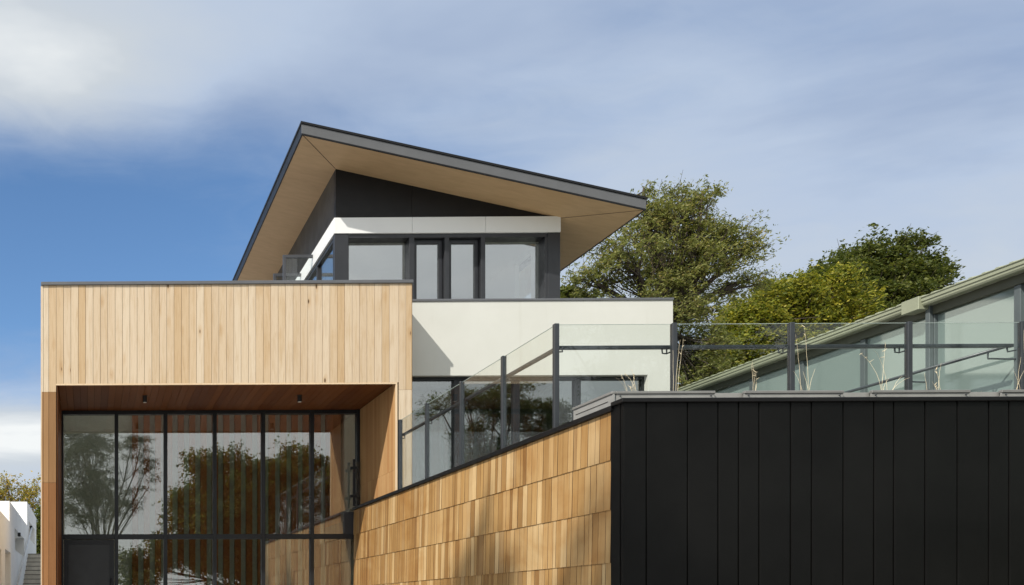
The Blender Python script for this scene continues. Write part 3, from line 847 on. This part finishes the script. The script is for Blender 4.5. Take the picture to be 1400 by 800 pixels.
# ------------------------------------------------------------------ stepped white wall and stairs at the left
XW = -2.65
sw_ = thing('stepped_wall', (XW, 29, 0), 'white rendered wall rising in steps beside the outdoor stairs, with slot recesses', 'wall')
def zq(px, py, X=XW): return ZX(px, py, X)
Y1s, Y2s, Y3s = YX(13, XW), YX(37, XW), YX(49.6, XW)
z1s, z2s = zq(13, 685), zq(37, 686); z0s = zq(13, 713)
b = MB()
niche = [(YX(20, XW), YX(33, XW), zq(33, 762), zq(20, 722)), (YX(39.4, XW), YX(47.3, XW), zq(47.3, 745), zq(39.4, 712)), (YX(7, XW), YX(14.6, XW), .2, zq(14.6, 756)), (YX(-6, XW), YX(1.8, XW), .2, zq(1.8, 752))]
for (ya, yb, zt_) in ((18.0, Y1s, z0s), (Y1s, Y2s, z1s), (Y2s, Y3s, z2s)):
    hs = []
    for hsq in niche:
        a_, b_ = max(hsq[0], ya), min(hsq[1], yb)
        if b_ > a_: hs.append((a_, b_, hsq[2], hsq[3]))
    holed(b, 'X', ya, yb, 0, zt_, XW - .35, XW, hs)
    b.box(XW - 4.0, XW - .352, ya, yb, 0, zt_)
b.build('rendered_wall', M['stairwall'], sw_)
b = MB(); b.tube([(XW + .09, YX(20, XW), zq(20, 800) + .0), (XW + .09, YX(40.5, XW), zq(40.5, 722))], .035, 8)
hr = b.build('handrail', M['rail_white'], sw_, smooth=True)
for (px, py, lab) in ((24, 731, 'small black wall lamp in the nearer recess of the stepped white wall'), (40.6, 721, 'small black wall lamp by the farther recess of the stepped white wall')):
    y_ = YX(px, XW); z_ = zq(px, py)
    t = thing('wall_lamp', (XW, y_, z_), lab, 'light', 'lamps on the stepped white wall')
    b = MB(); b.box(XW + .002, XW + .02, y_ - .04, y_ + .04, z_ - .05, z_ + .06); b.build('back_plate', M['lampblack'], t)
    b = MB(); b.tube([(XW + .07, y_, z_ - .07), (XW + .07, y_, z_ + .07)], .048, 12); b.build('lamp_housing', M['lampblack'], t)
stt = thing('outdoor_stairs', ((XW + BX0) / 2, 34, 0), 'grey concrete stairs climbing between the stepped white wall and the house', 'stairs')
b = MB(); nz = MB(); top = zq(38, 757); yt = YX(38, XW); ri, tr_ = .195, .40
k = 0; z = top; y = yt
while z > .05:
    b.box(XW + .003, BX0 - .06, y, Y3s + 6 if k == 0 else y + tr_ + .02, max(0, z - ri - .15), z)
    nz.box(XW + .006, BX0 - .063, y - .012, y + .03, z + .001, z + .006) if False else nz.box(XW + .006, BX0 - .063, y - .006, y - .001, z - .03, z - .004)
    z -= ri; y -= tr_; k += 1
b.build('steps', M['tread'], stt); nz.build('nosing', M['nosing'], stt)

# ------------------------------------------------------------------ trees
def tree(name, label, cat, base, fork, lobes, nclump, per, leaf, lmat, seed, rt=.22, group=None, rc=.55, flat=.6, bark='bark', twigs=2, inner=.35, aspect=.45, subf=.22, subr=.30, loose=.35, droop=0.0):
    rs_ = np.random.RandomState(seed); rnd = random.Random(seed)
    base = Vector(base); fork = Vector(fork)
    root = thing(name, base, label, cat, group)
    tb = MB()
    mid = (base + fork) / 2 + Vector((rnd.uniform(-.15, .15), rnd.uniform(-.15, .15), 0))
    tb.tube([base, mid, fork], [rt, rt * .82, rt * .68], 9)
    vol = [l[3] * l[4] * l[5] for l in lobes]; tot = sum(vol)
    cl = []
    for L, v in zip(lobes, vol):
        c = Vector(L[:3]); r = Vector(L[3:6])
        ln = (c - fork).length
        a = fork + (c - fork) * .35 + Vector((rnd.uniform(-.1, .1), rnd.uniform(-.1, .1), .12)) * ln * .5
        p2 = fork + (c - fork) * .7 + Vector((rnd.uniform(-.08, .08), rnd.uniform(-.08, .08), .08)) * ln * .5
        end = c + Vector((0, 0, r.z * .35))
        limb = [fork, a, p2, c, end]; rad = [rt * .55, rt * .42, rt * .3, rt * .19, rt * .08]
        tb.tube(limb, rad, 6)
        m = max(3, int(round(nclump * v / tot)))
        subs = []
        for i in range(max(5, int(m * subf))):
            d = rs_.normal(size=3); d /= np.linalg.norm(d); q = inner + (1.0 - inner) * rs_.rand() ** .7
            subs.append((c + Vector((d[0] * r.x * q, d[1] * r.y * q, d[2] * r.z * q)), subr * (.6 + .8 * rs_.rand())))
        for i in range(m):
            if rs_.rand() < loose:
                d = rs_.normal(size=3); d /= np.linalg.norm(d); q = inner + (1.12 - inner) * rs_.rand()
                p = c + Vector((d[0] * r.x * q, d[1] * r.y * q, d[2] * r.z * q))
            else:
                sc_, sr = subs[i % len(subs)]
                d = rs_.normal(size=3); d /= np.linalg.norm(d); q = rs_.rand() ** .5 * sr
                p = sc_ + Vector((d[0] * r.x * q, d[1] * r.y * q, d[2] * r.z * q * .8))
            cl.append((p, q))
            if rnd.random() < .75:
                s_ = limb[rnd.choice((1, 2, 3, 3))]
                mm = s_ + (p - s_) * .5 + Vector((rnd.uniform(-.12, .12), rnd.uniform(-.12, .12), -.02)) * (p - s_).length
                tb.tube([s_, mm, p], [rt * .14, rt * .085, rt * .03], 4, False)
                for w_ in range(twigs):
                    e_ = p + Vector(tuple(rs_.normal(size=3) * rc * .8))
                    tb.tube([mm + (p - mm) * .6, e_], [rt * .045, rt * .015], 3, False)
    tb.build('trunk', M[bark], root, smooth=True)
    # leaves
    C = []
    for p, q in cl:
        m = int(per * rnd.uniform(.6, 1.3))
        dd = rs_.normal(size=(m, 3)); ln_ = np.linalg.norm(dd, axis=1, keepdims=True); dd *= np.minimum(1, 1.55 / ln_); dd = dd * np.array([rc, rc, rc * flat]) * (.7 + .6 * rs_.rand())
        nt = max(3, m // 14)
        tip = rs_.normal(size=(nt, 3)) * np.array([rc, rc, rc * flat]) * 1.25
        tip *= np.minimum(1, 1.9 * rc / np.linalg.norm(tip, axis=1, keepdims=True))
        w_i = rs_.randint(0, nt, m); u_ = rs_.rand(m, 1) ** .6
        sp = tip[w_i] * u_; sp[:, 2] -= (u_[:, 0] ** 2) * rc * droop
        dd = np.where(rs_.rand(m, 1) < .7, sp + rs_.normal(size=(m, 3)) * rc * .13, dd)
        C.append(np.array(p)[None, :] + dd)
    C = np.concatenate(C)
    m = len(C)
    nrm = rs_.normal(size=(m, 3)); nrm[:, 2] = np.abs(nrm[:, 2]) + .5
    nrm /= np.linalg.norm(nrm, axis=1, keepdims=True)
    t = rs_.normal(size=(m, 3)); t -= nrm * (t * nrm).sum(1, keepdims=True); t /= np.linalg.norm(t, axis=1, keepdims=True)
    bt = np.cross(nrm, t); s_ = leaf * (.6 + .8 * rs_.rand(m, 1))
    V = np.empty((m, 4, 3)); V[:, 0] = C - t * s_; V[:, 1] = C - bt * s_ * aspect; V[:, 2] = C + t * s_; V[:, 3] = C + bt * s_ * aspect
    V = V.reshape(-1, 3) - np.array(base)
    me = bpy.data.meshes.new('crown'); me.vertices.add(m * 4); me.vertices.foreach_set('co', V.ravel())
    me.loops.add(m * 4); me.loops.foreach_set('vertex_index', np.arange(m * 4, dtype=np.int32))
    me.polygons.add(m); me.polygons.foreach_set('loop_start', np.arange(0, m * 4, 4, dtype=np.int32))
    me.materials.append(M[lmat]); me.update(calc_edges=True); me.validate()
    o = bpy.data.objects.new('crown', me); COL.objects.link(o); o.parent = root
    return root

def lobe(px, py, Y, rx, rz, ry=None):                        # pixel centre and pixel radii at depth Y -> metres
    s = Y / F
    return (UX(px, Y), Y, VZ(px, py, Y), rx * s, (ry if ry else (rx + rz) / 2) * s, rz * s)

T1 = 30.0
tree('airy_tree', 'tall airy olive and rust tree behind the white wall, below the roof tip', 'tree',
     (UX(905, T1), T1, 0), (UX(908, T1), T1, VZ(908, 455, T1)),
     [lobe(*a) for a in ((885, 300, 30, 38, 44), (850, 350, 29.5, 48, 38), (935, 300, 30.5, 50, 42), (985, 330, 30, 48, 30), (1018, 345, 29.6, 30, 32),
                         (930, 365, 30.3, 62, 42), (812, 385, 30, 34, 22), (1015, 385, 30.5, 38, 20), (960, 420, 30, 34, 28), (955, 480, 30.2, 42, 44), (890, 420, 29.8, 60, 40), (880, 262, 30, 14, 20), (960, 268, 30, 22, 16), (955, 530, 30, 44, 40))],
     900, 78, .056, 'leaf_airy', 11, rt=.24, rc=.26, flat=.6, inner=.35, aspect=.34, subf=.16, subr=.34, loose=.5, droop=.5)
T2 = 38.0
tree('dense_tree', 'dense tree with yellow green crown left of the dark one, behind the sage eave', 'tree',
     (UX(1060, T2), T2, 0), (UX(1060, T2), T2, VZ(1060, 560, T2)),
     [lobe(*a) for a in ((1050, 440, 38, 56, 52), (1100, 420, 38, 52, 50), (1010, 480, 37.6, 44, 40), (1075, 500, 37.5, 70, 46), (985, 520, 37.8, 34, 34), (1140, 440, 38, 50, 44), (1072, 412, 38.4, 34, 24), (1015, 455, 37.8, 36, 36), (978, 500, 37.6, 30, 34), (1140, 500, 38, 70, 50), (1000, 540, 37.6, 60, 36))],
     1000, 150, .072, 'leaf_gold', 12, rt=.35, rc=.32, flat=.8, inner=.5, aspect=.5)
T3 = 42.0
tree('dark_tree', 'dark green tree with knobbly crown standing highest behind the sage eave', 'tree',
     (UX(1200, T3), T3, 0), (UX(1200, T3), T3, VZ(1200, 520, T3)),
     [lobe(*a) for a in ((1172, 348, 42, 24, 24), (1225, 345, 42, 28, 26), (1190, 380, 42, 50, 32), (1262, 372, 42, 26, 30), (1240, 400, 41.5, 46, 30), (1150, 400, 41.6, 46, 34), (1195, 430, 41.5, 70, 40), (1138, 384, 41.2, 36, 32), (1112, 402, 40.8, 30, 28), (1280, 383, 42, 14, 10), (1112, 450, 41.8, 40, 40), (1240, 450, 42, 60, 40))],
     1000, 150, .076, 'leaf_dark', 13, rt=.38, rc=.33, flat=.8, inner=.45, aspect=.5)
T4 = 34.0
tree('small_tree', 'small dark leafy tree low between the upper storey and the airy tree', 'tree',
     (UX(785, T4), T4, 0), (UX(785, T4), T4, VZ(785, 430, T4)),
     [lobe(*a) for a in ((780, 402, 34, 12, 12), (797, 408, 34, 14, 10), (775, 415, 34, 16, 14))], 26, 60, .12, 'leaf_dark', 14, rt=.12, rc=.22)
T5 = 55.0
tree('autumn_tree', 'thinning yellow orange autumn tree above the stepped white wall', 'tree',
     (UX(20, T5), T5, 0), (UX(20, T5), T5, VZ(20, 720, T5)),
     [lobe(*a) for a in ((10, 668, 55, 22, 14), (36, 672, 55, 16, 20), (50, 668, 55, 12, 18), (-14, 672, 55, 22, 18), (22, 690, 55, 40, 18))],
     150, 34, .085, 'leaf_autumn', 15, rt=.16, rc=.33, flat=.9, inner=.3, bark='twig', twigs=7)
T6 = 46.5
tree('hedge_shrub', 'leafy yellow green shrub in the gap at the top of the outdoor stairs', 'shrub',
     (UX(54, T6), T6, EYE + 2.2), (UX(54, T6), T6, EYE + 3.0),
     [lobe(*a) for a in ((54, 715, 46.5, 10, 26), (52, 745, 46.5, 12, 20), (60, 725, 46.5, 12, 30))], 60, 90, .085, 'leaf_hedge', 16, rt=.06, rc=.22)
# trees that stand behind the photographer and show in the glass
def rlobe(px, py, Y, rx, rz, mirror=YG + .065):
    Yv = 2 * mirror - Y; s = Yv / F
    return (UX(px, Yv), Y, VZ(px, py, Yv), rx * s, (rx + rz) / 2 * s, rz * s)
tree('reflected_tree', 'feathery grey green tree seen mirrored in the left porch panes', 'tree',
     (UX(135, 46.3), -10, 0), (UX(138, 46.3), -10, 3.2),
     [rlobe(*a) for a in ((115, 640, -10, 44, 42), (120, 600, -10, 46, 30), (180, 612, -10, 34, 20), (200, 640, -10, 24, 18), (150, 680, -10, 50, 34), (105, 700, -10, 30, 30), (195, 600, -10, 26, 12), (205, 665, -9.7, 16, 8), (110, 560, -10, 50, 40))],
     620, 130, .05, 'leaf_grey', 21, rt=.11, rc=.30, flat=.4, inner=.3, aspect=.3)
tree('reflected_tree', 'broad dense dark tree seen mirrored in the middle porch panes', 'tree',
     (UX(350, 54), -18, 0), (UX(350, 54), -18, 2.4),
     [rlobe(*a) for a in ((285, 655, -18, 40, 44), (258, 700, -18, 36, 40), (310, 640, -18, 34, 30), (345, 665, -18, 46, 40), (395, 640, -18, 40, 36), (436, 660, -18, 40, 36), (340, 710, -18, 100, 50), (455, 700, -18, 34, 40), (190, 775, -18.5, 36, 36), (290, 750, -18, 76, 30), (400, 740, -18, 80, 36), (350, 690, -18, 90, 54), (240, 740, -18, 34, 34), (345, 790, -18, 60, 22), (440, 785, -18, 50, 26))],
     1500, 180, .095, 'leaf_dark', 22, rt=.2, rc=.46, flat=.8, inner=.3, loose=.12, subr=.42, aspect=.5)
tree('reflected_tree', 'spreading conifer seen mirrored in the terrace window beside the cedar box', 'tree',
     (UX(660, 50), -15, 0), (UX(655, 50), -15, 6.0),
     [rlobe(*a, mirror=YW + .15) for a in ((640, 545, -15, 50, 14), (700, 560, -15, 54, 18), (680, 530, -15, 44, 10), (740, 575, -15, 50, 24), (650, 590, -15, 40, 12), (690, 620, -15, 60, 26), (770, 600, -15, 40, 26), (600, 560, -15.3, 24, 10))],
     420, 130, .065, 'leaf_dark', 23, rt=.16, rc=.45, flat=.4, inner=.3, aspect=.35)
# tree beside the drive whose crown dapples the cedar wall
tree('drive_tree', 'very tall gum tree left of the camera, dappling the cedar wall with its shade', 'tree',
     (-18.5, -8.0, 0), (-17.5, -7.0, 19.0),
     [(-15.9, -5.6, 27.0, 1.0, 1.3, .8), (-15.2, -3.6, 27.6, 1.0, 1.2, .6), (-16.4, -7.4, 26.6, 1.0, 1.2, .8), (-16.6, -4.2, 28.2, .9, 1.2, .5), (-15.0, -6.6, 27.0, .8, 1.2, .5), (-17.5, -7.0, 25.5, 1.6, 1.6, 1.2)],
     150, 75, .10, 'leaf_dark', 24, rt=.3, rc=.34, flat=.6, inner=.2)

# ------------------------------------------------------------------ sun, sky, camera
SUN = Vector((.813, .635, -1.0)).normalized()
sd = bpy.data.lights.new('sun', 'SUN'); sd.energy = 4.4; sd.angle = R(.53); sd.color = (1.0, .94, .85)
so = bpy.data.objects.new('sun', sd); COL.objects.link(so); so.rotation_euler = SUN.to_track_quat('-Z', 'Y').to_euler()
so.location = (-10, -10, 30)
elev = math.asin(-SUN.z); azi = math.atan2(-SUN.x, -SUN.y)

world = bpy.data.worlds.new('World'); scene.world = world; world.use_nodes = True
class WT(NT):
    def __init__(self, tree):
        self.t = tree; tree.nodes.clear(); self.out = self.n('ShaderNodeOutputWorld')
W = WT(world.node_tree)
sky = W.n('ShaderNodeTexSky', sky_type='NISHITA'); sky.sun_disc = False
sky.sun_elevation = elev; sky.sun_rotation = azi % (2 * math.pi); sky.air_density = 1.0; sky.dust_density = .25; sky.ozone_density = 3.0; sky.altitude = 100
bg1 = W.n('ShaderNodeBackground'); bg1.inputs[1].default_value = .13
hs_ = W.n('ShaderNodeHueSaturation'); hs_.inputs['Saturation'].default_value = 1.12; W.l(sky.outputs[0], hs_.inputs['Color']); W.l(hs_.outputs[0], bg1.inputs[0])
tc = W.n('ShaderNodeTexCoord'); sp_ = W.n('ShaderNodeSeparateXYZ'); W.l(tc.outputs['Generated'], sp_.inputs[0])
dx, dy, dz = sp_.outputs
az = W.math('ARCTAN2', dx, dy)
el = W.math('ARCTAN2', dz, W.math('SQRT', W.math('ADD', W.math('MULTIPLY', dx, dx), W.math('MULTIPLY', dy, dy))))
# cloud sheet coordinates: direction projected on a high flat layer
den = W.math('ADD', W.math('MAXIMUM', dz, 0.0), .16)
cx = W.math('DIVIDE', dx, den); cy = W.math('DIVIDE', dy, den)
cv = W.n('ShaderNodeCombineXYZ'); W.l(W.math('MULTIPLY', cx, .75), cv.inputs[0]); W.l(W.math('MULTIPLY', cy, 1.25), cv.inputs[1]); cv.inputs[2].default_value = 3.7
n1 = W.noise(cv.outputs[0], 1.15, 7, .52, .35)
n2 = W.noise(cv.outputs[0], 2.5, 7, .56, 1.0)
n3 = W.noise(cv.outputs[0], .9, 6, .58, .5)
def blob(a0, e0, ra, re):
    u = W.math('DIVIDE', W.math('SUBTRACT', az, a0), ra); v = W.math('DIVIDE', W.math('SUBTRACT', el, e0), re)
    d2 = W.math('ADD', W.math('MULTIPLY', u, u), W.math('MULTIPLY', v, v))
    return W.math('POWER', 2.718, W.math('MULTIPLY', d2, -1.0))
def ae(px, py):
    d = ray(px, py); return math.atan2(d[0], d[1]), math.atan2(d[2], math.hypot(d[0], d[1]))
def B(px, py, rx, ry): a, e_ = ae(px, py); return blob(a, e_, rx / F, ry / F)
dens = W.math('ADD', .66, W.math('MULTIPLY', W.math('SUBTRACT', n1, .5), .95))
dens = W.math('ADD', dens, W.math('MULTIPLY', W.math('SUBTRACT', n2, .5), .62))
for (f_, b_) in ((-.86, B(60, 350, 330, 150)), (-.16, B(330, 270, 200, 90)), (.60, B(60, 40, 420, 110)), (.22, B(500, 40, 300, 110)), (.75, B(20, 608, 230, 58)), (.30, B(1150, 370, 260, 110)), (.12, B(950, 230, 200, 60)), (.05, B(1300, 60, 230, 110)), (-.22, B(340, 165, 190, 60)), (.15, B(930, 235, 170, 90)), (-.05, B(560, 190, 200, 60))):
    dens = W.math('ADD', dens, W.math('MULTIPLY', b_, f_))
n4 = W.noise(cv.outputs[0], 7.0, 6, .6, 1.4)
dens = W.math('ADD', dens, W.math('MULTIPLY', W.math('SUBTRACT', n4, .5), .32))
back_ = W.smooth(dy, -.25, .15, .5, 0)
dens = W.math('ADD', dens, back_)
alpha = W.smooth(dens, -.12, 1.0, .0, .97)
white_ = W.math('ADD', W.math('ADD', W.smooth(dy, -.3, .1, 1.3, 0), W.math('ADD', B(40, 60, 300, 95), W.math('MULTIPLY', B(20, 608, 260, 70), 1.25))), W.math('ADD', W.math('MULTIPLY', B(1230, 360, 330, 120), .55), W.math('ADD', W.math('MULTIPLY', B(930, 235, 170, 90), .50), W.math('ADD', W.math('MULTIPLY', B(340, 165, 170, 60), -.55), W.math('MULTIPLY', B(1300, 60, 250, 110), -.35)))))
bright = W.math('ADD', W.smooth(n3, .3, .72, .05, .52), W.math('MULTIPLY', white_, .56), True)
ccol = W.ramp(bright, [(0.05, (.26, .34, .50)), (.35, (.43, .51, .64)), (.7, (.53, .575, .62)), (1, (.80, .82, .815))])
bg2 = W.n('ShaderNodeBackground'); W.l(ccol, bg2.inputs[0]); bg2.inputs[1].default_value = 1.0
mx_ = W.n('ShaderNodeMixShader'); W.l(alpha, mx_.inputs[0]); W.l(bg1.outputs[0], mx_.inputs[1]); W.l(bg2.outputs[0], mx_.inputs[2])
W.l(mx_.outputs[0], W.out.inputs[0])

cd = bpy.data.cameras.new('camera'); cam = bpy.data.objects.new('camera', cd); COL.objects.link(cam)
cam.location = (0, 0, EYE); cam.rotation_euler = (R(90), 0, YAW)
cd.sensor_width = 36; cd.sensor_fit = 'HORIZONTAL'; cd.lens = 36 * F / 1400
cd.shift_x = (700 - X0) / 1400; cd.shift_y = (HORY - 400) / 1400
cd.clip_start = .05; cd.clip_end = 4000
scene.camera = cam
scene.render.engine = 'CYCLES'
scene.cycles.max_bounces = 10; scene.cycles.diffuse_bounces = 4; scene.cycles.glossy_bounces = 5; scene.cycles.transparent_max_bounces = 16; scene.cycles.transmission_bounces = 4
scene.cycles.sample_clamp_indirect = 6; scene.cycles.use_denoising = True
scene.cycles.caustics_reflective = False
vs_ = scene.view_settings
vs_.view_transform = 'Standard'; vs_.look = 'None'; vs_.exposure = 0.22; vs_.gamma = 1.0; vs_.use_curve_mapping = False
